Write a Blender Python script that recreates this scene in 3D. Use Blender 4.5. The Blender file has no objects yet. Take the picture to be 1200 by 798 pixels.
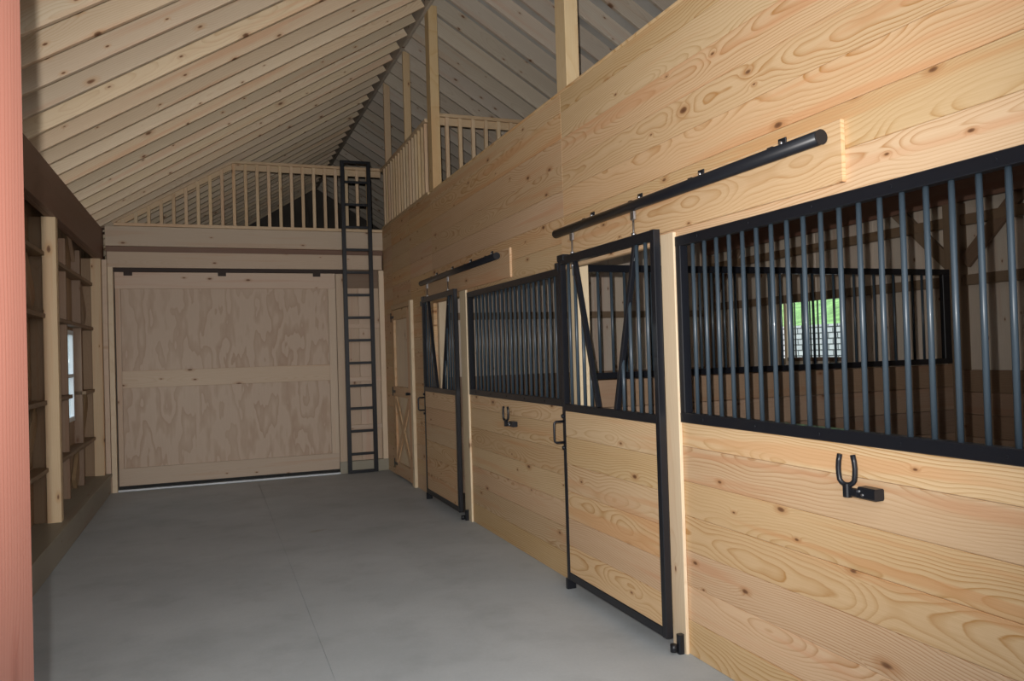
import bpy, math, random
from mathutils import Matrix, Vector
random.seed(7)
S = bpy.context.scene
COL = S.collection

# ------------------------------------------------------------------ camera
F_PX, YAW, PITCH, ROLL, CAM_H = 919.0, 0.367, 0.0142, -0.030, 1.6
fw = Vector((math.sin(YAW)*math.cos(PITCH), math.cos(YAW)*math.cos(PITCH), math.sin(PITCH)))
rt0 = Vector((math.cos(YAW), -math.sin(YAW), 0))
up0 = rt0.cross(fw)
rt = rt0*math.cos(ROLL) + up0*math.sin(ROLL)
up = up0*math.cos(ROLL) - rt0*math.sin(ROLL)
cd = bpy.data.cameras.new('camera')
cam = bpy.data.objects.new('camera', cd); COL.objects.link(cam)
cd.sensor_width = 36.0; cd.lens = 36.0*F_PX/1200.0; cd.clip_start = 0.02; cd.clip_end = 200
M = Matrix.Identity(4)
for i in range(3):
    M[i][0], M[i][1], M[i][2] = rt[i], up[i], -fw[i]
M.translation = Vector((0, 0, CAM_H))
cam.matrix_world = M
S.camera = cam

# ------------------------------------------------------------------ world, flash, exposure
wd = bpy.data.worlds.new('overcast_sky'); S.world = wd; wd.use_nodes = True
bg = wd.node_tree.nodes['Background']
bg.inputs[0].default_value = (0.90, 0.95, 1.0, 1); bg.inputs[1].default_value = 2.15
# the photographer's flash: a small lamp head just above and left of the lens
ld = bpy.data.lights.new('camera_flash', 'SPOT'); ld.spot_size = math.radians(98); ld.spot_blend = 1.0; ld.shadow_soft_size = 0.005
ld.energy = 830; ld.color = (1.0, 0.97, 0.93)
fl = bpy.data.objects.new('camera_flash', ld); COL.objects.link(fl)
MF = M.copy(); MF.translation = M.translation - rt*0.038 + up*0.085 + fw*0.02
fl.matrix_world = MF @ Matrix.Rotation(math.radians(5), 4, 'Y') @ Matrix.Rotation(math.radians(5), 4, 'X')   # head turned a little up and left
S.view_settings.view_transform = 'Standard'; S.view_settings.look = 'None'
S.view_settings.gamma = 1.0; S.view_settings.use_curve_mapping = False
S.view_settings.exposure = 0.0

# ------------------------------------------------------------------ materials
MATS = {}
class NT:
    def __init__(s, name):
        s.m = bpy.data.materials.new(name); s.m.use_nodes = True
        s.t = s.m.node_tree; s.b = s.t.nodes['Principled BSDF']
    def n(s, typ, **kw):
        o = s.t.nodes.new(typ)
        for k, v in kw.items(): setattr(o, k, v)
        return o
    def l(s, a, b): s.t.links.new(a, b)
    def put(s, sock, v):
        if isinstance(v, (int, float)): sock.default_value = v
        elif isinstance(v, (tuple, list)): sock.default_value = v
        else: s.l(v, sock)
    def math(s, op, a, b=0.0, c=None):
        o = s.n('ShaderNodeMath', operation=op)
        s.put(o.inputs[0], a); s.put(o.inputs[1], b)
        if c is not None: s.put(o.inputs[2], c)
        return o.outputs[0]
    def vmul(s, v, k):
        o = s.n('ShaderNodeVectorMath', operation='MULTIPLY'); s.put(o.inputs[0], v); s.put(o.inputs[1], k); return o.outputs[0]
    def vadd(s, v, k):
        o = s.n('ShaderNodeVectorMath', operation='ADD'); s.put(o.inputs[0], v); s.put(o.inputs[1], k); return o.outputs[0]
    def noise(s, v, scale=1.0, detail=2.0, rough=0.5):
        o = s.n('ShaderNodeTexNoise'); s.l(v, o.inputs['Vector'])
        o.inputs['Scale'].default_value = scale; o.inputs['Detail'].default_value = detail; o.inputs['Roughness'].default_value = rough
        return o.outputs['Fac']
    def ramp(s, f, stops):
        o = s.n('ShaderNodeValToRGB'); e = o.color_ramp.elements
        while len(e) < len(stops): e.new(0.5)
        for el, (p, c) in zip(e, stops):
            el.position = p; el.color = (c, c, c, 1) if isinstance(c, (int, float)) else (*c, 1)
        s.l(f, o.inputs[0]); return o.outputs[0]
    def mix(s, f, a, b, mode='MIX'):
        o = s.n('ShaderNodeMix', data_type='RGBA', blend_type=mode)
        s.put(o.inputs[0], f)
        for sock, v in ((o.inputs[6], a), (o.inputs[7], b)):
            s.put(sock, (*v, 1) if isinstance(v, tuple) and len(v) == 3 else v)
        return o.outputs[2]
    def bump(s, h, strength=0.2, dist=0.01):
        o = s.n('ShaderNodeBump'); o.inputs['Strength'].default_value = strength; o.inputs['Distance'].default_value = dist
        s.l(h, o.inputs['Height']); s.l(o.outputs[0], s.b.inputs['Normal'])

def wood(name, light, dark, knot=(0.15, 0.065, 0.03), ring=0.013, contrast=0.9, rough=0.55, var=0.2, red=0.45, knots=0.5):
    """sawn softwood: growth rings of a log cut along local X, knots, fibres, every board different"""
    k = NT(name)
    tc = k.n('ShaderNodeTexCoord'); oi = k.n('ShaderNodeObjectInfo')
    wn = k.n('ShaderNodeTexWhiteNoise', noise_dimensions='1D'); k.l(k.math('MULTIPLY', oi.outputs['Random'], 913.7), wn.inputs['W'])
    sp = k.n('ShaderNodeSeparateColor'); k.l(wn.outputs['Color'], sp.inputs[0]); r1, r2, r3 = sp.outputs
    off = k.n('ShaderNodeCombineXYZ'); k.l(k.math('MULTIPLY', r1, 40.0), off.inputs[0]); k.l(k.math('MULTIPLY', r2, 9.0), off.inputs[1]); k.l(k.math('MULTIPLY', r3, 9.0), off.inputs[2])
    P = tc.outputs['Object']; PO = k.vadd(P, off.outputs[0])
    xyz = k.n('ShaderNodeSeparateXYZ'); k.l(P, xyz.inputs[0])
    n1 = k.noise(k.vmul(PO, (0.45, 1.0, 0.0)), 1.0, 1.0)
    n2 = k.noise(k.vmul(PO, (0.9, 0.0, 1.0)), 1.3, 2.0)
    n3 = k.noise(k.vmul(PO, (2.2, 16.0, 16.0)), 1.0, 3.0)
    wob = k.noise(k.vmul(PO, (9.0, 9.0, 0.0)), 1.0, 2.0)
    # knots: one candidate per cell, of varied size, some long and slanting
    vo = k.n('ShaderNodeTexVoronoi', voronoi_dimensions='2D'); vo.inputs['Scale'].default_value = 1.0
    k.l(k.vmul(PO, (2.3, 5.2, 1.0)), vo.inputs['Vector']); sv = k.n('ShaderNodeSeparateColor'); k.l(vo.outputs['Color'], sv.inputs[0])
    gate = k.math('LESS_THAN', sv.outputs[0], knots)
    kd = k.math('ADD', k.math('MULTIPLY', vo.outputs['Distance'], k.math('MULTIPLY_ADD', sv.outputs[1], 1.9, 0.85)), k.math('MULTIPLY_ADD', wob, 0.10, -0.05))
    near = k.math('MULTIPLY', k.math('POWER', k.math('SUBTRACT', 1.0, k.math('MINIMUM', k.math('MAXIMUM', kd, 0.0), 1.0)), 6.0), gate)
    yy = k.math('ADD', k.math('ADD', xyz.outputs[1], k.math('MULTIPLY_ADD', r2, 0.30, -0.15)), k.math('MULTIPLY_ADD', n1, 0.36, -0.18))
    zz = k.math('ADD', k.math('MULTIPLY_ADD', r3, 0.09, 0.02), k.math('MULTIPLY_ADD', n2, 0.20, -0.10))
    rr = k.math('SQRT', k.math('ADD', k.math('MULTIPLY', yy, yy), k.math('MULTIPLY', zz, zz)))
    rr = k.math('ADD', rr, k.math('ADD', k.math('MULTIPLY', n3, 0.009), k.math('MULTIPLY', near, 0.034)))
    fr = k.math('FRACT', k.math('DIVIDE', rr, ring))
    band = k.ramp(fr, [(0.0, 0.0), (0.5, 0.05), (0.80, 0.55), (0.91, 1.0), (1.0, 0.0)])
    fib = k.noise(k.vmul(PO, (4.0, 240.0, 240.0)), 1.0, 2.0)
    patch = k.noise(k.vmul(PO, (0.8, 6.0, 3.0)), 1.0, 2.0)
    streak = k.noise(k.vadd(k.vmul(PO, (0.55, 13.0, 4.0)), (3.0, 8.0, 1.0)), 1.0, 2.0)
    f = k.math('MULTIPLY', band, k.math('MULTIPLY_ADD', k.ramp(patch, [(0.3, 0.0), (0.7, 1.0)]), contrast*0.85, contrast*0.25))
    c = k.mix(f, light, dark)
    pink = (light[0]*0.92, light[1]*0.74, light[2]*0.66)
    c = k.mix(k.math('MULTIPLY', k.ramp(streak, [(0.56, 0.0), (0.66, 1.0)]), red), c, pink)
    c = k.mix(k.math('MULTIPLY_ADD', k.ramp(fib, [(0.3, 0.0), (0.75, 1.0)]), 0.22, 0.0), c, (dark[0]*0.95, dark[1]*0.95, dark[2]*0.95))
    tone = k.math('MULTIPLY_ADD', r1, var, 1.0 - var*0.62)
    hs = k.n('ShaderNodeHueSaturation'); k.put(hs.inputs['Hue'], k.math('MULTIPLY_ADD', r2, 0.012, 0.493)); k.put(hs.inputs['Saturation'], k.math('MULTIPLY_ADD', r3, 0.16, 0.97)); k.put(hs.inputs['Value'], tone)
    k.l(c, hs.inputs['Color'])
    km = k.math('MULTIPLY', k.ramp(kd, [(0.0, 1.0), (0.045, 0.8), (0.075, 0.0)]), gate)
    halo = k.math('MULTIPLY', k.ramp(kd, [(0.0, 0.75), (0.09, 0.45), (0.19, 0.0)]), gate)
    c = k.mix(halo, hs.outputs[0], (dark[0]*0.95, dark[1]*0.8, dark[2]*0.7)); c = k.mix(km, c, knot)
    k.l(c, k.b.inputs['Base Color']); k.b.inputs['Roughness'].default_value = rough; k.b.inputs['Specular IOR Level'].default_value = 0.3
    k.bump(k.math('ADD', k.math('MULTIPLY', band, 0.4), k.math('MULTIPLY', fib, 0.6)), 0.10, 0.002)
    MATS[name] = k.m; return k.m

def plywood(name, light, dark):
    k = NT(name); tc = k.n('ShaderNodeTexCoord'); oi = k.n('ShaderNodeObjectInfo'); P = k.vadd(tc.outputs['Object'], k.math('MULTIPLY', oi.outputs['Random'], 37.0))
    a = k.noise(k.vmul(P, (1.05, 3.6, 3.0)), 1.0, 3.0, 0.5)
    fr = k.math('FRACT', k.math('MULTIPLY', a, 6.5))
    band = k.ramp(fr, [(0.0, 0.1), (0.40, 0.0), (0.62, 0.55), (0.93, 1.0), (1.0, 0.1)])
    fib = k.noise(k.vmul(P, (6.0, 160.0, 160.0)), 1.0, 1.0)
    wide = k.noise(k.vmul(P, (0.9, 2.0, 1.0)), 1.0, 1.0)
    c = k.mix(k.math('MULTIPLY', band, k.math('MULTIPLY_ADD', wide, 0.9, 0.15)), light, dark)
    c = k.mix(k.math('MULTIPLY_ADD', fib, 0.3, -0.05), c, dark)
    k.l(c, k.b.inputs['Base Color']); k.b.inputs['Roughness'].default_value = 0.6; k.b.inputs['Specular IOR Level'].default_value = 0.3
    MATS[name] = k.m

def plain(name, col, rough=0.5, metal=0.0, coat=0.0, mott=0.0, scale=8.0, spec=0.5):
    k = NT(name)
    if mott:
        tc = k.n('ShaderNodeTexCoord'); a = k.noise(tc.outputs['Object'], scale, 4.0)
        k.l(k.mix(k.math('MULTIPLY_ADD', a, 2.0, -0.5), tuple(x*(1-mott) for x in col), tuple(min(1, x*(1+mott)) for x in col)), k.b.inputs['Base Color'])
        k.bump(a, 0.08, 0.004)
    else: k.b.inputs['Base Color'].default_value = (*col, 1)
    k.b.inputs['Roughness'].default_value = rough; k.b.inputs['Metallic'].default_value = metal
    k.b.inputs['Coat Weight'].default_value = coat; k.b.inputs['Specular IOR Level'].default_value = spec
    MATS[name] = k.m

wood('pine_plank', (0.70, 0.512, 0.322), (0.45, 0.235, 0.09), contrast=1.0, ring=0.012, var=0.17, red=0.7)
wood('pine_trim', (0.76, 0.63, 0.46), (0.62, 0.44, 0.27), contrast=0.4, var=0.12, red=0.1, knots=0.3)
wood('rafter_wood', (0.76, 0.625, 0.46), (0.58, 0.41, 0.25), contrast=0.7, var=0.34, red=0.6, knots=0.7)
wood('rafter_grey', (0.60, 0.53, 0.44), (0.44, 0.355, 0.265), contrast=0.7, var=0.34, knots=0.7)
wood('loft_pine', (0.66, 0.50, 0.33), (0.53, 0.36, 0.20), contrast=0.4, var=0.2, knots=0.15)
wood('spruce_board', (0.62, 0.49, 0.375), (0.48, 0.34, 0.23), contrast=0.4, var=0.15)
wood('post_pine', (0.68, 0.52, 0.32), (0.55, 0.36, 0.18), contrast=0.45, var=0.1)
wood('brown_oak', (0.32, 0.22, 0.155), (0.23, 0.145, 0.095), contrast=0.5, var=0.3, knots=0.2)
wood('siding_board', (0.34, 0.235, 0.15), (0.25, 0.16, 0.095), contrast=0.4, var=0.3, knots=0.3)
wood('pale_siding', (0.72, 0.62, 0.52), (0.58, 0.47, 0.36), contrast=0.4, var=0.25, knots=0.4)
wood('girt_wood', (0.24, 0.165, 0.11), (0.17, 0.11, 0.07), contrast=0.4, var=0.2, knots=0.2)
wood('treated_lumber', (0.34, 0.31, 0.25), (0.25, 0.22, 0.17), contrast=0.4, var=0.15, knots=0.2)
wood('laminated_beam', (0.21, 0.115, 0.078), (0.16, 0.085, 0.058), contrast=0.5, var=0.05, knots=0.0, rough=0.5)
wood('red_paint', (0.185, 0.083, 0.067), (0.15, 0.055, 0.042), knot=(0.14, 0.05, 0.035), contrast=0.8, var=0.02, red=0.0, knots=0.2, rough=0.45)
plywood('fir_plywood', (0.61, 0.48, 0.375), (0.44, 0.30, 0.21))
plain('black_metal', (0.009, 0.010, 0.014), 0.36, 0.0, 0.1, spec=0.4)
plain('black_bar', (0.042, 0.060, 0.078), 0.36, 0.0, 0.08, spec=0.5)
plain('zinc', (0.62, 0.63, 0.66), 0.35, 1.0)
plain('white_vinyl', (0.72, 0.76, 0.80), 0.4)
plain('dark_metal', (0.05, 0.035, 0.03), 0.6, spec=0.2)
plain('gap_shade_black', (0.02, 0.02, 0.02), 0.8)  # black that paints the shadow gap below the far door
plain('roof_sheathing', (0.46, 0.45, 0.43), 0.7, mott=0.12, scale=3)
plain('stall_soil', (0.12, 0.09, 0.065), 0.95, mott=0.3, scale=9)
plain('gravel_ground', (0.34, 0.33, 0.31), 0.95, mott=0.3, scale=14)
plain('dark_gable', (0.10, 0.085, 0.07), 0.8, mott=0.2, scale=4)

def concrete():
    k = NT('concrete'); tc = k.n('ShaderNodeTexCoord'); P = tc.outputs['Object']
    a = k.noise(P, 0.9, 5.0, 0.6); b = k.noise(P, 60.0, 3.0, 0.6); c2 = k.noise(k.vadd(P, (5.0, 3.0, 0.0)), 2.2, 4.0, 0.65)
    st = k.noise(k.vadd(P, (11.3, 7.7, 0.0)), 1.6, 1.0)
    c = k.mix(k.ramp(a, [(0.3, 0.0), (0.7, 1.0)]), (0.400, 0.430, 0.450), (0.520, 0.550, 0.570))
    c = k.mix(k.math('MULTIPLY', k.ramp(c2, [(0.5, 0.0), (0.8, 1.0)]), 0.35), c, (0.20, 0.215, 0.225))
    c = k.mix(k.math('MULTIPLY', b, 0.25), c, (0.22, 0.23, 0.235))
    c = k.mix(k.math('MULTIPLY', k.ramp(st, [(0.76, 0.0), (0.80, 1.0)]), 0.5), c, (0.26, 0.19, 0.12))
    k.l(c, k.b.inputs['Base Color']); k.b.inputs['Roughness'].default_value = 0.62
    k.bump(b, 0.06, 0.003); MATS['concrete'] = k.m
concrete()

def glass():
    k = NT('window_glass'); g = k.n('ShaderNodeBsdfGlossy'); g.inputs['Roughness'].default_value = 0.02
    t = k.n('ShaderNodeBsdfTransparent'); t.inputs[0].default_value = (0.9, 0.95, 0.95, 1); mx = k.n('ShaderNodeMixShader'); mx.inputs[0].default_value = 0.07
    k.l(t.outputs[0], mx.inputs[1]); k.l(g.outputs[0], mx.inputs[2]); k.l(mx.outputs[0], k.t.nodes['Material Output'].inputs[0]); MATS['window_glass'] = k.m
glass()

def stone_wall_mat():
    k = NT('stacked_stone'); tc = k.n('ShaderNodeTexCoord'); br = k.n('ShaderNodeTexBrick')
    mp = k.n('ShaderNodeMapping'); mp.inputs['Rotation'].default_value = (math.pi/2, 0, math.pi/2)
    cx = k.n('ShaderNodeSeparateXYZ'); k.l(tc.outputs['Object'], cx.inputs[0]); cc = k.n('ShaderNodeCombineXYZ')
    k.l(cx.outputs[1], cc.inputs[0]); k.l(cx.outputs[2], cc.inputs[1]); k.l(cc.outputs[0], br.inputs['Vector'])
    br.inputs['Scale'].default_value = 1.0; br.inputs['Brick Width'].default_value = 0.26; br.inputs['Row Height'].default_value = 0.12; br.inputs['Mortar Size'].default_value = 0.014
    br.inputs['Color1'].default_value = (0.85, 0.85, 0.84, 1); br.inputs['Color2'].default_value = (0.70, 0.71, 0.72, 1); br.inputs['Mortar'].default_value = (0.12, 0.13, 0.13, 1)
    k.l(br.outputs[0], k.b.inputs['Base Color']); k.b.inputs['Roughness'].default_value = 0.9; MATS['stacked_stone'] = k.m
stone_wall_mat()
plain('green_grass', (0.27, 0.47, 0.14), 0.9, mott=0.5, scale=3)

# ------------------------------------------------------------------ geometry helpers
CACHE = {}
def mesh_from(name, verts, faces, mat, smooth=False):
    me = bpy.data.meshes.new(name); me.from_pydata(verts, [], faces); me.materials.append(MATS[mat])
    if smooth:
        for p in me.polygons: p.use_smooth = len(p.vertices) == 4
    me.update(); return me
def board_mesh(L, w, t, mat, c=0.003):
    """a bar of length L along local X, width w along Y, thickness t along Z, long edges eased by c"""
    key = ('b', round(L, 3), round(w, 4), round(t, 4), mat, c)
    if key not in CACHE:
        a, b = w/2, t/2; c = min(c, a*0.45, b*0.45)
        sec = [(-a+c, -b), (a-c, -b), (a, -b+c), (a, b-c), (a-c, b), (-a+c, b), (-a, b-c), (-a, -b+c)]
        v = [(0, y, z) for y, z in sec] + [(L, y, z) for y, z in sec]
        f = [[i, (i+1) % 8, 8+(i+1) % 8, 8+i] for i in range(8)] + [list(range(7, -1, -1)), list(range(8, 16))]
        f = [q[::-1] for q in f[:8]] + [list(range(8)), list(range(15, 7, -1))]
        f = [q[::-1] for q in f]
        CACHE[key] = mesh_from('board', v, f, mat)
    return CACHE[key]
def rod_mesh(L, r, mat, n=12):
    key = ('r', round(L, 3), round(r, 4), mat, n)
    if key not in CACHE:
        v = []
        for x in (0, L): v += [(x, r*math.cos(2*math.pi*i/n), r*math.sin(2*math.pi*i/n)) for i in range(n)]
        f = [[i, (i+1) % n, n+(i+1) % n, n+i] for i in range(n)] + [list(range(n-1, -1, -1)), list(range(n, 2*n))]
        f = [q[::-1] for q in f[:n]] + [list(range(n)), list(range(2*n-1, n-1, -1))]
        f = [q[::-1] for q in f]
        CACHE[key] = mesh_from('rod', v, f, mat, True)
    return CACHE[key]
def frame_mat(p0, p1, wdir):
    x = (Vector(p1)-Vector(p0)).normalized(); y = Vector(wdir); y = (y - x*y.dot(x)).normalized(); z = x.cross(y)
    m = Matrix.Identity(4)
    for i in range(3): m[i][0], m[i][1], m[i][2] = x[i], y[i], z[i]
    m.translation = Vector(p0); return m
WORLD = {}
def world_loc(o): return WORLD[o.name].to_translation()
def link(name, me, mw, parent=None):
    o = bpy.data.objects.new(name, me); COL.objects.link(o)
    if parent is not None:
        o.parent = parent; o.matrix_local = WORLD[parent.name].inverted() @ mw
    else: o.matrix_world = mw
    WORLD[o.name] = mw.copy(); return o
def board(name, p0, p1, w, t, wdir, mat, parent=None, c=0.003):
    L = (Vector(p1)-Vector(p0)).length
    return link(name, board_mesh(L, w, t, mat, c), frame_mat(p0, p1, wdir), parent)
def rod(name, p0, p1, r, mat, parent=None, n=12):
    L = (Vector(p1)-Vector(p0)).length
    d = Vector(p1)-Vector(p0); wd_ = (0, 0, 1) if abs(d.normalized().z) < 0.9 else (0, 1, 0)
    return link(name, rod_mesh(L, r, mat, n), frame_mat(p0, p1, wd_), parent)
def box(name, x0, x1, y0, y1, z0, z1, mat, parent=None, axis=None, c=0.003):
    """axis-aligned bar; grain along its longest side unless told otherwise"""
    d = (x1-x0, y1-y0, z1-z0); a = axis if axis is not None else max(range(3), key=lambda i: d[i])
    cx, cy, cz = (x0+x1)/2, (y0+y1)/2, (z0+z1)/2
    if a == 0: return board(name, (x0, cy, cz), (x1, cy, cz), d[2] if d[2] >= d[1] else d[1], min(d[1], d[2]), (0, 0, 1) if d[2] >= d[1] else (0, 1, 0), mat, parent, c)
    if a == 1: return board(name, (cx, y0, cz), (cx, y1, cz), d[2] if d[2] >= d[0] else d[0], min(d[0], d[2]), (0, 0, 1) if d[2] >= d[0] else (1, 0, 0), mat, parent, c)
    return board(name, (cx, cy, z0), (cx, cy, z1), d[1] if d[1] >= d[0] else d[0], min(d[0], d[1]), (0, 1, 0) if d[1] >= d[0] else (1, 0, 0), mat, parent, c)
def thing(name, loc, label, cat, group=None, kind=None):
    o = bpy.data.objects.new(name, None); COL.objects.link(o); o.empty_display_size = 0.1
    o.location = loc; WORLD[o.name] = Matrix.Translation(Vector(loc))
    return tag(o, label, cat, group, kind)
def tag(o, label=None, cat=None, group=None, kind=None):
    if label: o['label'] = label
    if cat: o['category'] = cat
    if group: o['group'] = group
    if kind: o['kind'] = kind
    return o
def structure(name, loc, label, cat): return thing(name, loc, label, cat, kind='structure')
def path_tube(name, pts, r, mat, parent=None, n=8):
    pts = [Vector(p) for p in pts]; o0 = pts[0]; v = []; f = []
    for i, p in enumerate(pts):
        d = (pts[min(i+1, len(pts)-1)]-pts[max(i-1, 0)]).normalized()
        a = Vector((1, 0, 0)) if abs(d.x) < 0.9 else Vector((0, 1, 0))
        u = d.cross(a).normalized(); w = d.cross(u)
        v += [tuple(p-o0+u*r*math.cos(2*math.pi*j/n)+w*r*math.sin(2*math.pi*j/n)) for j in range(n)]
    for i in range(len(pts)-1):
        f += [[i*n+j, i*n+(j+1) % n, (i+1)*n+(j+1) % n, (i+1)*n+j] for j in range(n)]
    f += [list(range(n-1, -1, -1)), list(range((len(pts)-1)*n, len(pts)*n))]
    return link(name, mesh_from(name, v, f, mat, True), Matrix.Translation(o0), parent)

# ------------------------------------------------------------------ measures of the barn (metres; camera foot is the origin, Y runs down the aisle)
W = 2.292            # aisle face of the stall fronts
YE = 10.956          # far wall of the aisle
XL = -1.225          # aisle face of the left beam
XR = 6.06            # inside of the outer wall behind the stalls
HW = 3.37            # top of the stall front wall
ZR = 5.42; SL = (ZR-3.28)/(W-XL)   # ridge height (underside of rafters) and roof slope
PITCH_P = 0.18       # plank rows
YS0, YG = 1.15, 18.2 # front wall and far gable
LOFT = 3.33
POST0 = (4.83, 4.97); POST1 = (8.27, 8.41)

# ------------------------------------------------------------------ ground and floor
gm = mesh_from('ground', [(-40, -40, -0.06), (60, -40, -0.06), (60, 60, -0.06), (-40, 60, -0.06)], [[0, 1, 2, 3]], 'gravel_ground')
g = link('ground', gm, Matrix.Identity(4)); tag(g, 'pale gravel ground outside around the barn', 'ground', kind='structure')
def slab(name, x0, x1, y0, y1, z0, z1, mat, parent=None):
    v = [(x0, y0, z0), (x1, y0, z0), (x1, y1, z0), (x0, y1, z0), (x0, y0, z1), (x1, y0, z1), (x1, y1, z1), (x0, y1, z1)]
    f = [[3, 2, 1, 0], [4, 5, 6, 7], [0, 1, 5, 4], [1, 2, 6, 5], [2, 3, 7, 6], [3, 0, 4, 7]]
    return link(name, mesh_from(name, v, f, mat), Matrix.Identity(4), parent)
fl_ = structure('floor', (0.5, 5, 0), 'smooth grey concrete aisle floor', 'floor')
slab('concrete_slab', -1.5, 0.531, -2.5, YE+0.4, -0.05, 0, 'concrete', fl_)
slab('concrete_slab', 0.539, 2.34, -2.5, YE+0.4, -0.05, 0, 'concrete', fl_)
slab('joint_bed', 0.529, 0.541, -2.5, YE+0.4, -0.05, -0.004, 'concrete', fl_)
slab('stall_bed', 2.34, XR+0.1, YS0-0.1, YG, -0.05, 0.0, 'stall_soil', fl_)
slab('loft_ground', -1.5, 2.34, YE+0.4, YG, -0.05, 0.0, 'stall_soil', fl_)

# ------------------------------------------------------------------ roof: rafters and sheathing
def roof_z(x): return ZR - SL*abs(x-W)
ceil = structure('ceiling', (W, 6, ZR), 'open gable roof with close-set timber rafters', 'ceiling')
nrm = math.sqrt(1+SL*SL); RD = 0.185
for side in (-1, 1):
    xe = W + side*(W+1.62)
    v = []; x0 = W
    for (x, dz) in ((x0, RD*nrm), (xe, RD*nrm), (xe, RD*nrm+0.03), (x0, RD*nrm+0.03)):
        v.append((x, 0.95, roof_z(x)+dz)); v.append((x, YG, roof_z(x)+dz))
    link('sheathing', mesh_from('sheathing', v, [[0, 2, 3, 1], [4, 5, 7, 6][::-1], [0, 1, 7, 6], [2, 4, 5, 3], [0, 6, 4, 2], [1, 3, 5, 7]], 'roof_sheathing'), Matrix.Identity(4), ceil)
n_raf = 0; y = 0.98
while y < YG-0.1:
    for side in (-1, 1):
        xe = W + side*(W+1.60); xr = W + side*0.02
        up_n = Vector((side*SL, 0, 1)).normalized()
        p0 = Vector((xe, y, roof_z(xe))) + up_n*RD/2; p1 = Vector((xr, y, roof_z(xr))) + up_n*RD/2
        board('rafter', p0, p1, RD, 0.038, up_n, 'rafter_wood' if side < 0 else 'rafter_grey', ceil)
    y += 0.406; n_raf += 1
box('ridge_board', W-0.019, W+0.019, 0.95, YG, ZR-0.05, ZR+0.20, 'rafter_grey', ceil)

# ------------------------------------------------------------------ far gable and front wall, outer walls
def siding(parent, axis, fixed, a0, a1, z0, z1, mat, w=0.20, t=0.02, holes=(), ztop=None):
    """vertical boards along a wall; axis 'y' means the wall runs along Y at X=fixed"""
    a = a0
    while a < a1-0.01:
        b = min(a+w, a1); m = (a+b)/2; zt = ztop(m) if ztop else z1
        spans = [(z0, zt)]
        for (h0, h1, hz0, hz1) in holes:
            if b > h0+0.005 and a < h1-0.005:
                spans = [s for s in ((z0, hz0), (hz1, zt)) if s[1] > s[0]+0.02]
        for s0, s1 in spans:
            dt = random.uniform(0, 0.004)
            if axis == 'y': box('siding_board', fixed-t/2+dt, fixed+t/2+dt, a, b, s0, s1, mat, parent, axis=2)
            else: box('siding_board', a, b, fixed-t/2+dt, fixed+t/2+dt, s0, s1, mat, parent, axis=2)
        a = b

wl = structure('wall_left', (-1.45, 6, 0), 'left outer wall with posts, girts and vertical siding boards', 'wall')
WIN1 = (9.15, 9.95, 0.98, 1.98)
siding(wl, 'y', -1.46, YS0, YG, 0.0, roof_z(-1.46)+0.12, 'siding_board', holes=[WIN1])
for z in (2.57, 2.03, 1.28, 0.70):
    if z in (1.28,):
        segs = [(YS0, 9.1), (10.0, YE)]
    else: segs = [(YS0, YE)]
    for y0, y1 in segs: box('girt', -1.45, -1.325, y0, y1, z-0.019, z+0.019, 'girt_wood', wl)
box('sill_plank', -1.45, -1.17, YS0, YE, 0.205, 0.243, 'treated_lumber', wl)
box('skirt_board', -1.23, -1.185, YS0, 5.6, 0.0, 0.205, 'treated_lumber', wl)
box('skirt_board', -1.23, -1.185, 5.603, 9.3, 0.0, 0.205, 'treated_lumber', wl)
box('skirt_board', -1.23, -1.185, 9.303, YE, 0.0, 0.205, 'treated_lumber', wl)
for yp in (4.10, 7.76, 10.72):
    box('post', -1.345, -1.235, yp, yp+0.10, 0.243, 2.89, 'post_pine', wl, axis=2)
    box('stud', -1.45, -1.347, yp+0.03, yp+0.068, 0.243, 2.89, 'siding_board', wl, axis=2)
    for s in (-1, 1):
        e = yp+0.05+s*0.055
        if yp > 10 and s > 0: continue
        q = e + s*0.95
        board('brace', (-1.425, e, 2.15), (-1.425, q, 3.15), 0.20, 0.038, (0, 0, 1), 'siding_board', wl)
        board('brace', (-1.425, e, 1.20), (-1.425, q, 0.28), 0.20, 0.038, (0, 0, 1), 'siding_board', wl)
box('window_stud', -1.45, -1.36, 9.06, 9.10, 0.243, 2.89, 'girt_wood', wl, axis=2)
box('window_stud', -1.45, -1.36, 10.0, 10.04, 0.243, 2.89, 'girt_wood', wl, axis=2)
bl = thing('beam', (XL-0.04, 6, 2.89), 'dark brown laminated header beam along the left wall under the rafters', 'beam', 'header beams')
box('ply', XL-0.045, XL, 0.98, YE, 2.89, 3.28, 'laminated_beam', bl)
box('ply', XL-0.091, XL-0.047, 0.98, YE, 2.89, 3.28, 'laminated_beam', bl)

wr = structure('wall_right', (XR, 6, 0), 'outer wall behind the stalls with girts, braces and vertical siding', 'wall')
WIN2 = (6.38, 7.22, 1.43, 2.10)
siding(wr, 'y', XR+0.10, YS0, YG, 0.0, roof_z(XR+0.1)+0.12, 'pale_siding', holes=[WIN2])
for z in (2.62, 2.10):
    box('girt', XR+0.02, XR+0.09, YS0, 8.6, z-0.045, z+0.045, 'girt_wood', wr)
for yp in (1.3, 4.92, 8.55):
    box('post', XR-0.05, XR+0.09, yp, yp+0.12, 0.0, 2.77, 'girt_wood', wr, axis=2)
    for s in (-1, 1):
        e = yp+0.06+s*0.07
        if yp > 8 and s > 0: continue
        board('brace', (XR+0.045, e, 2.25), (XR+0.045, e+s*0.75, 3.0), 0.12, 0.038, (0, 0, 1), 'girt_wood', wr)
for i in range(7):
    for y0, y1 in ((1.2, 4.915), (5.045, 8.5)):
        box('kick_plank', XR-0.03, XR+0.008, y0, y1, i*0.19+0.001, i*0.19+0.188, 'brown_oak', wr)
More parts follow.
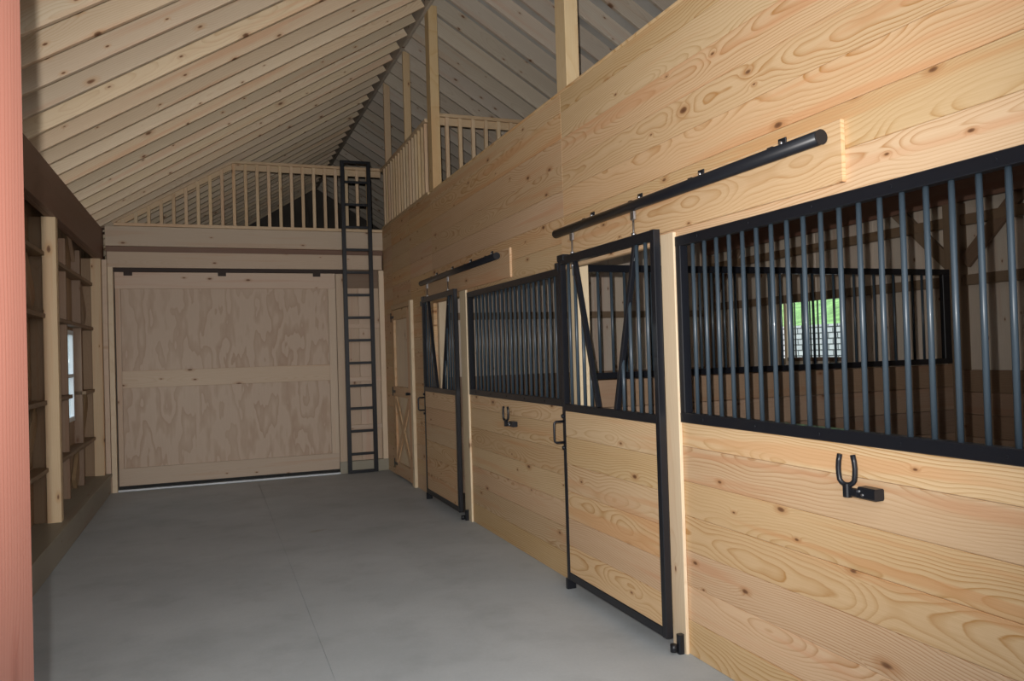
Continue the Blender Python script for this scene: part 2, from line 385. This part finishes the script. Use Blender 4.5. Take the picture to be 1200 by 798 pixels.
br_ = thing('beam', (XR-0.04, 6, 2.77), 'dark brown laminated header beam above the stalls on the outer wall', 'beam', 'header beams')
box('ply', XR-0.045, XR, 1.0, YG-0.1, 2.77, 3.10, 'laminated_beam', br_)

wf = structure('wall_front', (4.2, YS0, 0), 'front end wall closing the nearest stall', 'wall')
siding(wf, 'x', YS0-0.02, W+0.05, XR+0.1, 0.0, 3.0, 'pale_siding', ztop=lambda x: roof_z(x)+0.1)
wg = structure('wall_gable', (W, YG, 0), 'dark far gable wall behind the loft', 'wall')
slab('gable_light_block', -1.5, XR+0.15, YG+0.036, YG+0.05, 0.0, 5.75, 'dark_gable', wg)  # backing slab added to stop daylight leaking between the gable boards
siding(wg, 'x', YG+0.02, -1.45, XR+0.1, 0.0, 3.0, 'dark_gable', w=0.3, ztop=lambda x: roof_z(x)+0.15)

# loft floor
lf = structure('floor_loft', (W, 12, LOFT), 'loft floor deck above the far door and tack room', 'floor')
x = -1.40
while x < XR:
    b = min(x+0.24, XR); y0 = YE+0.02 if b < W+0.06 else 8.30
    if x < W+0.06 < b: y0 = YE+0.02
    box('deck_plank', x+0.001, b-0.001, y0, YG, LOFT-0.03, LOFT, 'girt_wood', lf, axis=1); x = b

# ------------------------------------------------------------------ stall front wall (aisle right side): horizontal planks
wa = structure('wall_stalls', (W, 6, 0), 'long plank wall of the stall fronts beside the aisle', 'wall')
def planks(y0, y1, z0, z1, mat='pine_plank', x=W, parent=None, t=0.038):
    k0 = int(math.floor(z0/PITCH_P+1e-6)); k = k0
    while k*PITCH_P < z1-0.01:
        a = max(z0, k*PITCH_P)+0.0006; b = min(z1, (k+1)*PITCH_P)-0.0006
        dx = random.uniform(0.0, 0.0016)
        box('plank', x+dx, x+dx+t, y0+0.001, y1-0.001, a, b, mat, parent or wa, axis=1, c=0.0022); k += 1
GB, GT = 1.232, 2.156     # lower planks end, upper planks begin
G1 = (1.30, 3.515); G2 = (5.0, 7.10)
planks(YS0+0.0, 3.53, 0.0, GB)
planks(4.90, 7.13, 0.0, GB)
planks(YS0, 4.90, GT, HW); planks(4.90, 8.34, GT, HW)
planks(YS0, G1[0], GB, GT)
planks(8.34, 9.34, 0.0, HW); planks(10.36, YE, 0.0, HW); planks(9.34, 10.36, 2.20, HW)
box('cap_board', W-0.002, W+0.12, YS0, 8.27, HW, HW+0.02, 'pine_plank', wa)
# back lining of the upper part and posts in the wall line
for yp, lab in ((POST0, 'roof post rising to the rafters above the middle of the stall wall, nearest the camera'), (POST1, 'roof post at the near corner of the loft railing')):
    p = thing('roof_post', (W+0.09, sum(yp)/2, 0), lab, 'post', 'posts under the ridge')
    box('lower_post', W+0.042, W+0.142, yp[0], yp[1], 0, HW+0.018, 'pine_trim', p, axis=2)
    box('upper_post', W+0.012, W+0.112, yp[0]-0.02, yp[1]+0.0, HW+0.021, ZR+0.0, 'post_pine', p, axis=2)
for yp, lab in ((9.62, 'slim stud rising from the middle of the side loft railing'), (10.80, 'slim stud at the far corner of the loft railings')):
    o = box('ridge_stud', W+0.046, W+0.136, yp, yp+0.038, LOFT+0.04, ZR, 'loft_pine', axis=2); tag(o, lab, 'stud', 'slim studs under the ridge')

# jamb trims beside the doors
def trim(n, y0, y1, z0, z1, lab, th=0.021, mat='pine_trim'):
    o = box(f'trim_{n}', W-th, W-0.001, y0, y1, z0, z1, mat, axis=2 if z1-z0 > y1-y0 else 1); tag(o, lab, 'trim', kind='structure'); return o
trim(1, 3.515, 3.64, 0, 2.20, 'pale jamb board between the near stall door and the near grille')
trim(2, 7.105, 7.30, 0, 2.20, 'pale jamb board between the far stall door and the far grille')
trim(3, 2.335, 4.90, 2.212, 2.455, 'header board behind the near sliding door track', th=0.02, mat='pine_plank')
trim(4, 5.91, 8.60, 2.205, 2.445, 'header board behind the far sliding door track', th=0.02, mat='pine_plank')
trim(5, 9.245, 9.335, 0, 2.26, 'pale edge board beside the tack room door', th=0.04)

# ------------------------------------------------------------------ grilles of steel bars
def grille(y0, y1, z0, z1, label, ybars):
    t = thing('window_grille', (W, (y0+y1)/2, z0), label, 'grille', 'black bar grilles in the stall fronts')
    fx0, fx1 = W-0.012, W+0.036
    box('frame_rail', fx0, fx1, y0, y1, z0, z0+0.052, 'black_metal', t, axis=1)
    box('frame_rail', fx0, fx1, y0, y1, z1-0.052, z1, 'black_metal', t, axis=1)
    box('frame_stile', fx0, fx1, y0, y0+0.045, z0+0.052, z1-0.052, 'black_metal', t, axis=2)
    box('frame_stile', fx0, fx1, y1-0.045, y1, z0+0.052, z1-0.052, 'black_metal', t, axis=2)
    for yb in ybars: rod('bar', (W+0.012, yb, z0+0.05), (W+0.012, yb, z1-0.05), 0.0105, 'black_bar', t)
    for i in range(int((y1-y0)/0.4)):
        yb = y1-0.2-i*0.4
        for zz in (z0+0.026, z1-0.026): rod('bolt', (fx0-0.004, yb, zz), (fx0, yb, zz), 0.006, 'black_metal', t, 6)
grille(G1[0], G1[1], 1.205, 2.175, 'long black bar grille of the nearest stall beside the bright window view', [3.39-0.0998*i for i in range(21)])
grille(G2[0], G2[1], 1.205, 2.175, 'black bar grille between the two sliding stall doors', [G2[0]+0.105+0.1*i for i in range(19)])

# ------------------------------------------------------------------ sliding stall doors, tracks, hangers
def stall_door(n, y0, label, tlabel):
    y1 = y0+1.222; x0, x1 = 2.188, 2.228; zb, zt, zs = 0.075, 2.222, 1.195
    d = structure(f'door_{n}', (2.208, (y0+y1)/2, zb), label, 'door')
    box('stile', x0, x1, y0, y0+0.042, zb, zt, 'black_metal', d, axis=2)
    box('stile', x0, x1, y1-0.042, y1, zb, zt, 'black_metal', d, axis=2)
    for a, b in ((zb, zb+0.05), (zs, zs+0.048), (zt-0.055, zt)):
        box('rail', x0+0.001, x1-0.001, y0+0.042, y1-0.042, a, b, 'black_metal', d, axis=1)
    z = zb+0.05; k = 0
    while z < zs-0.01:
        e = min(z+PITCH_P, zs); box('plank', x0+0.004+random.uniform(0, 0.0015), x1-0.004, y0+0.042, y1-0.042, z+0.0006, e-0.0006, 'pine_plank', d, axis=1, c=0.0022); z = e
    ym = (y0+y1)/2; bz0, bz1 = zs+0.048, zt-0.055
    top, bot = 0.385, 0.115
    for s in (-1, 1):
        board('yoke_bar', (x0+0.02, ym+s*bot, bz0), (x0+0.02, ym+s*top, bz1), 0.030, 0.03, (0, 1, 0), 'black_metal', d)
        for i in range(4):
            off = 0.205+0.095*i
            fr = min(1.0, (off-bot-0.0)/(top-bot)) if off < top else 1.0
            rod('bar', (x0+0.02, ym+s*off, bz0), (x0+0.02, ym+s*off, bz0+(bz1-bz0)*fr), 0.0105, 'black_bar', d)
    # far-edge catch, pull handle, floor guides
    box('catch', x0-0.005, x1+0.01, y1, y1+0.045, zt-0.09, zt-0.035, 'black_metal', d, c=0.004)
    box('catch_plate', x0-0.006, x1+0.004, y1-0.09, y1, zt-0.03, zt+0.012, 'black_metal', d, axis=1)
    hz0, hz1 = 0.985, 1.125
    h = path_tube('pull_handle', [(x0, y1-0.015, hz1)]+[(x0-0.05+0.02*math.cos(a)-0.0, y1-0.015, hz1-0.02+0.02*math.sin(a)) for a in [math.pi/2+i*math.pi/8 for i in range(5)]]+[(x0-0.05+0.02*math.cos(a), y1-0.015, hz0+0.02+0.02*math.sin(a)) for a in [math.pi+i*math.pi/8 for i in range(5)]]+[(x0, y1-0.015, hz0)], 0.008, 'black_metal', d)
    for zz in (hz1+0.035, hz0-0.035):
        rod('bolt_head', (x0-0.014, y1-0.02, zz), (x0, y1-0.02, zz), 0.013, 'black_metal', d)
    for yy in (y0+0.235, y1-0.195):
        r = rod('hanger_bolt', (2.205, yy, zt-0.14), (2.205, yy, zt+0.10), 0.006, 'zinc', d, 8)
        rod('hanger_nut', (2.205, yy, zt+0.002), (2.205, yy, zt+0.016), 0.013, 'zinc', d, 6)
        rod('hanger_nut', (2.205, yy, zt-0.085), (2.205, yy, zt-0.060), 0.012, 'zinc', d, 6)
        box('hanger_eye', 2.197, 2.213, yy-0.022, yy+0.022, zt+0.09, zt+0.135, 'zinc', d, c=0.006)
    # floor guides
    box('floor_guide', x1+0.008, x1+0.042, y0-0.045, y0-0.012, 0.0, 0.10, 'black_metal', d, axis=2, c=0.006)
    rod('guide_roller', (x1-0.012, y0-0.020, 0.012), (x1-0.012, y0-0.020, 0.05), 0.018, 'black_metal', d)
    box('floor_guide', x0+0.004, x1+0.03, y1+0.006, y1+0.04, 0.0, 0.07, 'black_metal', d, axis=2, c=0.006)
    # track
    ya, yb = y0-1.205, y1+0.05; zc = 2.388
    t = thing('sliding_door_track', (2.205, (ya+yb)/2, zc), tlabel, 'track', 'round sliding door tracks')
    rod('tube', (2.203, ya, zc), (2.203, yb, zc), 0.0285, 'black_metal', t, 20)
    rod('end_cap', (2.203, ya-0.004, zc), (2.203, ya, zc), 0.0295, 'black_metal', t, 20)
    for i in range(4):
        yy = ya+0.29+i*0.587
        b = box('bracket', 2.2, 2.272, yy-0.018, yy+0.018, zc+0.024, zc+0.034, 'black_metal', t, axis=0)
        box('bracket_tab', 2.264, 2.272, yy-0.024, yy+0.024, zc+0.03, zc+0.076, 'black_metal', b, axis=2)
        rod('bracket_bolt', (2.254, yy, zc+0.055), (2.265, yy, zc+0.055), 0.009, 'zinc', b, 6)
    return d
stall_door(2, 3.571, 'near sliding stall door, pine panel below black bars with V opening', 'black round track over the near stall door with open tube end')
stall_door(3, 7.229, 'far sliding stall door with pale wood showing through its V opening', 'shorter-looking black round track over the far stall door')

# bridle hooks
def hook(y, z, label):
    t = thing('bridle_hook', (W, y, z), label, 'hook', 'black fork hooks on the stall fronts')
    box('mount', W-0.048, W-0.001, y-0.055, y+0.025, z-0.022, z+0.022, 'black_metal', t, axis=1, c=0.005)
    for dy in (0.0, 0.016): rod('mount_bolt', (W-0.053, y+dy-0.0, z+0.006*(1 if dy else -1)), (W-0.047, y+dy, z+0.006*(1 if dy else -1)), 0.005, 'zinc', t, 8)
    box('hinge_arm', W-0.060, W-0.030, y+0.02, y+0.075, z-0.018, z+0.012, 'black_metal', t, axis=1, c=0.005)
    cx, cy, zc = W-0.055, y+0.068, z+0.05
    hw = 0.031; pts = [(cx-hw*0.35*sg, cy+hw*0.94*sg, zc+dz) for sg, dz in ((0.80, 0.088), (0.97, 0.062), (1.04, 0.035), (1.0, 0.012))]
    pts += [(cx-hw*0.35*math.cos(a), cy+hw*0.94*math.cos(a), zc+0.004-0.031*math.sin(a)) for a in [math.pi*i/8 for i in range(1, 8)]]
    pts += [(cx+hw*0.35*sg, cy-hw*0.94*sg, zc+dz) for sg, dz in ((1.0, 0.012), (1.04, 0.035), (0.97, 0.062), (0.80, 0.088))]
    box('fork_socket', cx-0.014, cx+0.014, cy-0.014, cy+0.014, zc-0.072, zc-0.022, 'black_metal', t, axis=2, c=0.005)
    path_tube('fork', pts, 0.0098, 'black_metal', t)
hook(2.262, 1.035, 'black fork hook on the planks below the nearest grille')
hook(5.945, 1.015, 'black fork hook on the planks between the two stall doors')

# ------------------------------------------------------------------ tack room door
def tack_door():
    y0, y1, z0, z1 = 9.36, 10.34, 0.03, 2.19
    x0, x1 = W-0.034, W-0.002
    d = structure('door_4', (W, 9.85, z0), 'tack room door with cross braced lower panel and black hinges', 'door')
    for a, b in ((y0, y0+0.12), (y1-0.12, y1)): box('stile', x0, x1, a, b, z0, z1, 'pine_plank', d, axis=2)
    for a, b in ((z0, z0+0.16), (1.06, 1.19), (z1-0.13, z1)): box('rail', x0, x1, y0+0.12, y1-0.12, a, b, 'pine_plank', d, axis=1)
    n = 5; wdt = (y1-y0-0.24)/n
    for i in range(n):
        a = y0+0.12+i*wdt
        box('panel_board', x1+0.001, x1+0.02, a+0.001, a+wdt-0.001, z0+0.16, 1.06, 'pine_trim', d, axis=2)
        box('panel_board', x1+0.001, x1+0.02, a+0.001, a+wdt-0.001, 1.19, z1-0.13, 'pine_trim', d, axis=2)
    ya, yb = y0+0.13, y1-0.13
    board('cross_brace', (x0+0.012, ya, 0.24), (x0+0.012, yb, 1.02), 0.10, 0.02, (0, 0, 1), 'pine_plank', d)
    board('cross_brace', (x0+0.014, ya, 1.02), (x0+0.014, yb, 0.24), 0.10, 0.02, (0, 0, 1), 'pine_plank', d)
    for z in (2.10, 1.12, 0.17):
        h = box('hinge', x0-0.006, x0, y1-0.14, y1+0.04, z-0.018, z+0.018, 'black_metal', d, axis=1)
        box('hinge_leaf', x0-0.006, x0+0.0, y1-0.01, y1+0.03, z-0.06, z+0.06, 'black_metal', h, axis=2)
    l = box('latch', x0-0.012, x0, y0+0.02, y0+0.17, 1.105, 1.135, 'black_metal', d, axis=1)
    rod('latch_knob', (x0-0.045, y0+0.07, 1.12), (x0-0.01, y0+0.07, 1.12), 0.018, 'black_metal', l)
    box('door_foot', x0, x1, y0+0.0, y0+0.04, 0.0, 0.03, 'pine_trim', d)
tack_door()
o = box('trim_6', W-0.02, W-0.001, 9.34, 10.42, 2.20, 2.26, 'pine_plank', axis=1); tag(o, 'narrow header board above the tack room door', 'trim', kind='structure')

# ------------------------------------------------------------------ stall interior: divider with grille, tack room partition
dv = thing('stall_divider', (4.2, 4.99, 0), 'divider between the two stalls with dark planks below a black bar grille', 'divider')
XD0, XD1 = W+0.15, XR-0.06
for i in range(7): box('plank', XD0, XD1, 4.985, 5.02, i*0.197+0.001, i*0.197+0.195, 'brown_oak', dv, axis=0)
box('frame_rail', XD0, XD1, 4.98, 5.02, 1.385, 1.43, 'black_metal', dv, axis=0); box('frame_rail', XD0, XD1, 4.98, 5.02, 2.15, 2.20, 'black_metal', dv, axis=0)
box('frame_stile', XD0, XD0+0.05, 4.98, 5.02, 1.43, 2.15, 'black_metal', dv, axis=2); box('frame_stile', XD1-0.08, XD1, 4.98, 5.02, 1.43, 2.15, 'black_metal', dv, axis=2)
x = XD0+0.15
while x < XD1-0.1:
    rod('bar', (x, 5.0, 1.43), (x, 5.0, 2.15), 0.0105, 'black_bar', dv); x += 0.107
wp = structure('wall_partition', (4.2, 8.62, 0), 'pale board partition between the far stall and the tack room', 'wall')
siding(wp, 'x', 8.64, W+0.15, XR-0.06, 0.0, LOFT-0.04, 'pale_siding')
for i in range(7): box('kick_plank', W+0.15, XR-0.06, 8.60, 8.628, i*0.19+0.001, i*0.19+0.189, 'brown_oak', wp, axis=0)
box('girt', W+0.15, XR-0.06, 8.55, 8.628, 1.98, 2.06, 'girt_wood', wp, axis=0)

# ------------------------------------------------------------------ windows
def window_right():
    y0, y1, z0, z1 = WIN2; X = XR+0.09
    w = structure('window_2', (X, (y0+y1)/2, z0), 'barred stall window looking out to sunny stone and grass', 'window')
    for a, b, c_, d_ in ((y0-0.03, y0+0.012, z0-0.03, z1+0.03), (y1-0.012, y1+0.03, z0-0.03, z1+0.03)): box('frame_stile', X-0.03, X+0.04, a, b, c_, d_, 'pine_trim', w, axis=2)
    for a, b in ((z0-0.03, z0+0.012), (z1-0.012, z1+0.03)): box('frame_rail', X-0.03, X+0.04, y0+0.012, y1-0.012, a, b, 'girt_wood', w, axis=1)
    for i in range(6):
        yb = y0+0.12*(i+1); rod('bar', (X+0.0, yb, z0+0.01), (X+0.0, yb, z1-0.01), 0.009, 'black_metal', w, 8)
    slab('pane', X+0.02, X+0.024, y0+0.012, y1-0.012, z0+0.012, z1-0.012, 'window_glass', w)
window_right()
def window_left():
    y0, y1, z0, z1 = WIN1; X = -1.46
    w = structure('window_1', (X, (y0+y1)/2, z0), 'white framed window in the left wall behind the post', 'window')
    for a, b in ((y0, y0+0.05), (y1-0.05, y1)): box('sash_stile', X-0.04, X+0.03, a, b, z0, z1, 'white_vinyl', w, axis=2)
    for a, b in ((z0, z0+0.05), (z1-0.05, z1), ((z0+z1)/2-0.02, (z0+z1)/2+0.02)): box('sash_rail', X-0.04, X+0.03, y0+0.05, y1-0.05, a, b, 'white_vinyl', w, axis=1)
    slab('pane', X-0.012, X-0.008, y0+0.05, y1-0.05, z0+0.05, z1-0.05, 'window_glass', w)
window_left()

# ------------------------------------------------------------------ far wall with sliding door, loft front, ladder
wb = structure('wall_back', (0.5, YE, 0), 'far end wall of the aisle with framing and loft joists', 'wall')
box('rim_joist', -1.20, W-0.002, YE-0.04, YE, 3.075, 3.325, 'spruce_board', wb, axis=0)
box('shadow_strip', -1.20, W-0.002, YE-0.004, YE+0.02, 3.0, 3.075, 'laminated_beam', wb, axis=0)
box('track_board', -1.18, W-0.03, YE-0.06, YE, 2.80, 3.0, 'spruce_board', wb, axis=0)
box('header_backing', -1.20, W-0.002, YE+0.02, YE+0.05, 2.55, 3.33, 'girt_wood', wb, axis=0)
box('jamb', -1.175, -1.115, YE-0.10, YE, 0.0, 2.80, 'pine_trim', wb, axis=2)
box('corner_post', -1.235, -1.18, YE-0.12, YE, 0.0, 2.89, 'spruce_board', wb, axis=2)
box('jamb', 1.625, 1.72, YE-0.04, YE, 0.16, 2.74, 'spruce_board', wb, axis=2)
box('jamb', W-0.075, W-0.004, YE-0.06, YE, 0.16, 2.79, 'pine_trim', wb, axis=2)
box('base_board', 1.62, W-0.004, YE-0.07, YE, 0.0, 0.16, 'treated_lumber', wb, axis=0)
x = 1.60
for i in range(4):
    box('siding_board', x+0.001, x+0.169, YE+0.03, YE+0.05, 0.0, 2.74, 'spruce_board', wb, axis=2); x += 0.17
for z in (0.62, 1.28, 2.02): box('girt', 1.72, W-0.075, YE-0.02, YE+0.03, z-0.03, z+0.03, 'spruce_board', wb, axis=0)
slab('closing_panel', -1.45, 1.60, YE+0.06, YE+0.08, 0.0, 2.6, 'dark_gable', wb)

fd = structure('door_1', (0.26, YE, 0.03), 'wide plywood sliding door with board frame closing the aisle end', 'door')
DY0, DY1 = YE-0.045, YE-0.006
box('rail', -1.10, 1.615, DY0, DY1-0.012, 2.535, 2.745, 'spruce_board', fd, axis=0)
box('rail', -1.04, 1.515, DY0, DY1-0.012, 1.285, 1.50, 'spruce_board', fd, axis=0)
box('rail', -1.10, 1.615, DY0, DY1-0.012, 0.065, 0.285, 'spruce_board', fd, axis=0)
box('stile', -1.10, -1.04, DY0, DY1-0.012, 0.285, 2.535, 'spruce_board', fd, axis=2)
box('stile', 1.515, 1.615, DY0, DY1-0.012, 0.285, 2.535, 'spruce_board', fd, axis=2)
board('panel', (0.2375, DY1-0.006, 0.285), (0.2375, DY1-0.006, 1.285), 2.555, 0.012, (1, 0, 0), 'fir_plywood', fd)
board('panel', (0.2375, DY1-0.006, 1.50), (0.2375, DY1-0.006, 2.535), 2.555, 0.012, (1, 0, 0), 'fir_plywood', fd)
box('door_gap_shade', -1.10, 1.615, DY0+0.004, DY1, 0.03, 0.065, 'gap_shade_black', fd, axis=0)  # black strip painted in for the shadow gap under the door
for xx in (-0.95, 0.16, 1.37): box('hanger', xx-0.05, xx+0.05, DY0-0.008, DY0, 2.70, 2.775, 'dark_metal', fd, axis=0)
box('track', -1.17, 1.72, DY0-0.005, DY1, 2.75, 2.80, 'dark_metal', fd, axis=0)
o = box('trim_7', -1.11, 1.62, YE-0.075, YE+0.05, 0.0, 0.022, 'white_vinyl', axis=0); tag(o, 'white strip standing in for daylight under the far sliding door', 'painted daylight', kind='structure')  # white colour stands in for daylight coming in beneath the door

def railing_far():
    t = thing('loft_railing', (0.6, YE, LOFT), 'wooden loft railing over the far door with sloping left end', 'railing', 'loft railings')
    y0, y1 = YE-0.02, YE+0.018; zt = 4.235
    box('bottom_rail', -1.10, W, y0-0.01, y1+0.01, LOFT, LOFT+0.04, 'loft_pine', t, axis=0)
    box('top_rail', 0.30, W, y0-0.012, y1+0.012, zt-0.038, zt, 'loft_pine', t, axis=0)
    box('under_rail', 0.30, W, y0+0.012, y1, zt-0.125, zt-0.04, 'loft_pine', t, axis=0)
    board('slope_rail', (-1.12, YE, LOFT+0.045), (0.32, YE, zt-0.02), 0.062, 0.04, (0, 1, 0), 'loft_pine', t)
    board('under_rail', (-1.05, YE+0.004, LOFT+0.035), (0.32, YE+0.004, zt-0.075), 0.03, 0.07, (0, 1, 0), 'loft_pine', t)
    x = 0.335-0.1475*9
    while x < W-0.06:
        zz = zt-0.04 if x >= 0.30 else LOFT+0.045+(x+1.12)/1.44*(zt-0.02-LOFT-0.045)-0.03
        box('baluster', x-0.021, x+0.021, y0-0.006, y1-0.006, LOFT+0.04, zz, 'loft_pine', t, axis=2); x += 0.1475
railing_far()
def railing_side():
    t = thing('loft_railing', (W, 9.6, LOFT), 'wooden loft railing running along the top of the stall wall', 'railing', 'loft railings')
    x0, x1 = W-0.005, W+0.033; zt = 4.22
    box('bottom_rail', x0, x1, 8.43, YE-0.03, HW, HW+0.035, 'loft_pine', t, axis=1)
    box('top_rail', x0-0.01, x1+0.01, 8.43, YE-0.04, zt-0.038, zt, 'loft_pine', t, axis=1)
    y = 8.52
    while y < YE-0.08:
        box('baluster', x0, x1, y-0.021, y+0.021, HW+0.035, zt-0.038, 'loft_pine', t, axis=2); y += 0.1475
railing_side()
def railing_near():
    t = thing('loft_railing', (4.2, 8.36, LOFT), 'wooden loft railing above the stalls, right of the tall post', 'railing', 'loft railings')
    y0, y1 = 8.325, 8.363; zt = 4.26
    box('bottom_rail', W+0.13, XR-0.06, y0, y1, LOFT, LOFT+0.04, 'loft_pine', t, axis=0)
    box('top_rail', W+0.115, XR-0.5, y0-0.012, y1+0.012, zt-0.038, zt, 'loft_pine', t, axis=0)
    box('under_rail', W+0.115, XR-0.5, y0+0.015, y1, zt-0.125, zt-0.04, 'loft_pine', t, axis=0)
    x = 2.505
    while x < XR-0.55:
        box('baluster', x-0.021, x+0.021, y0-0.006, y1-0.006, LOFT+0.04, zt-0.04, 'loft_pine', t, axis=2); x += 0.1525
railing_near()

def ladder():
    t = thing('loft_ladder', (1.94, 10.85, 0), 'black metal ladder leading up to the loft beside the far door', 'ladder')
    y0, y1 = 10.83, 10.87
    for xa in (1.715, 2.075): box('rail', xa, xa+0.055, y0, y1, 0.0, 4.30, 'black_metal', t, axis=2)
    for i in range(13): box('rung', 1.77, 2.075, y0+0.006, y1-0.006, 0.26+0.312*i-0.018, 0.26+0.312*i+0.018, 'black_metal', t, axis=0)
    box('rung', 1.77, 2.075, y0, y1, 0.0, 0.04, 'black_metal', t, axis=0)
    box('rung', 1.77, 2.075, y0, y1, 4.26, 4.30, 'black_metal', t, axis=0)
    for z in (1.9, 3.2):
        for xa in (1.742, 2.10): box('wall_bracket', xa-0.012, xa+0.012, y1, YE-0.042, z-0.015, z+0.015, 'black_metal', t, axis=1)
ladder()

# ------------------------------------------------------------------ red sliding barn door at the entrance, left of the camera
rd = structure('door_5', (-1.2, 0.97, 0), 'red painted barn door edge at the left of the entrance', 'door')
xr = -0.188
box('stile', xr-0.16, xr, 0.62, 1.0, 0.02, 3.2, 'red_paint', rd, axis=2, c=0.006)
x = xr-0.16
while x > -2.3:
    box('door_board', x-0.199, x-0.001, 0.962, 0.995, 0.02, 3.2, 'red_paint', rd, axis=2); x -= 0.2

# ------------------------------------------------------------------ outside, seen through the windows
sw = slab('stone_wall', 12.0, 12.5, -2, 40, -0.06, 1.98, 'stacked_stone'); tag(sw, 'pale stacked stone wall outside the stall window', 'stone wall')
hm = mesh_from('grass_bank', [(12.4, -10, 1.9), (40, -10, 9), (40, 60, 9), (12.4, 60, 1.9)], [[0, 1, 2, 3]], 'green_grass')
hb = link('grass_bank', hm, Matrix.Identity(4)); tag(hb, 'green grassy bank rising behind the stone wall', 'bank', kind='structure')
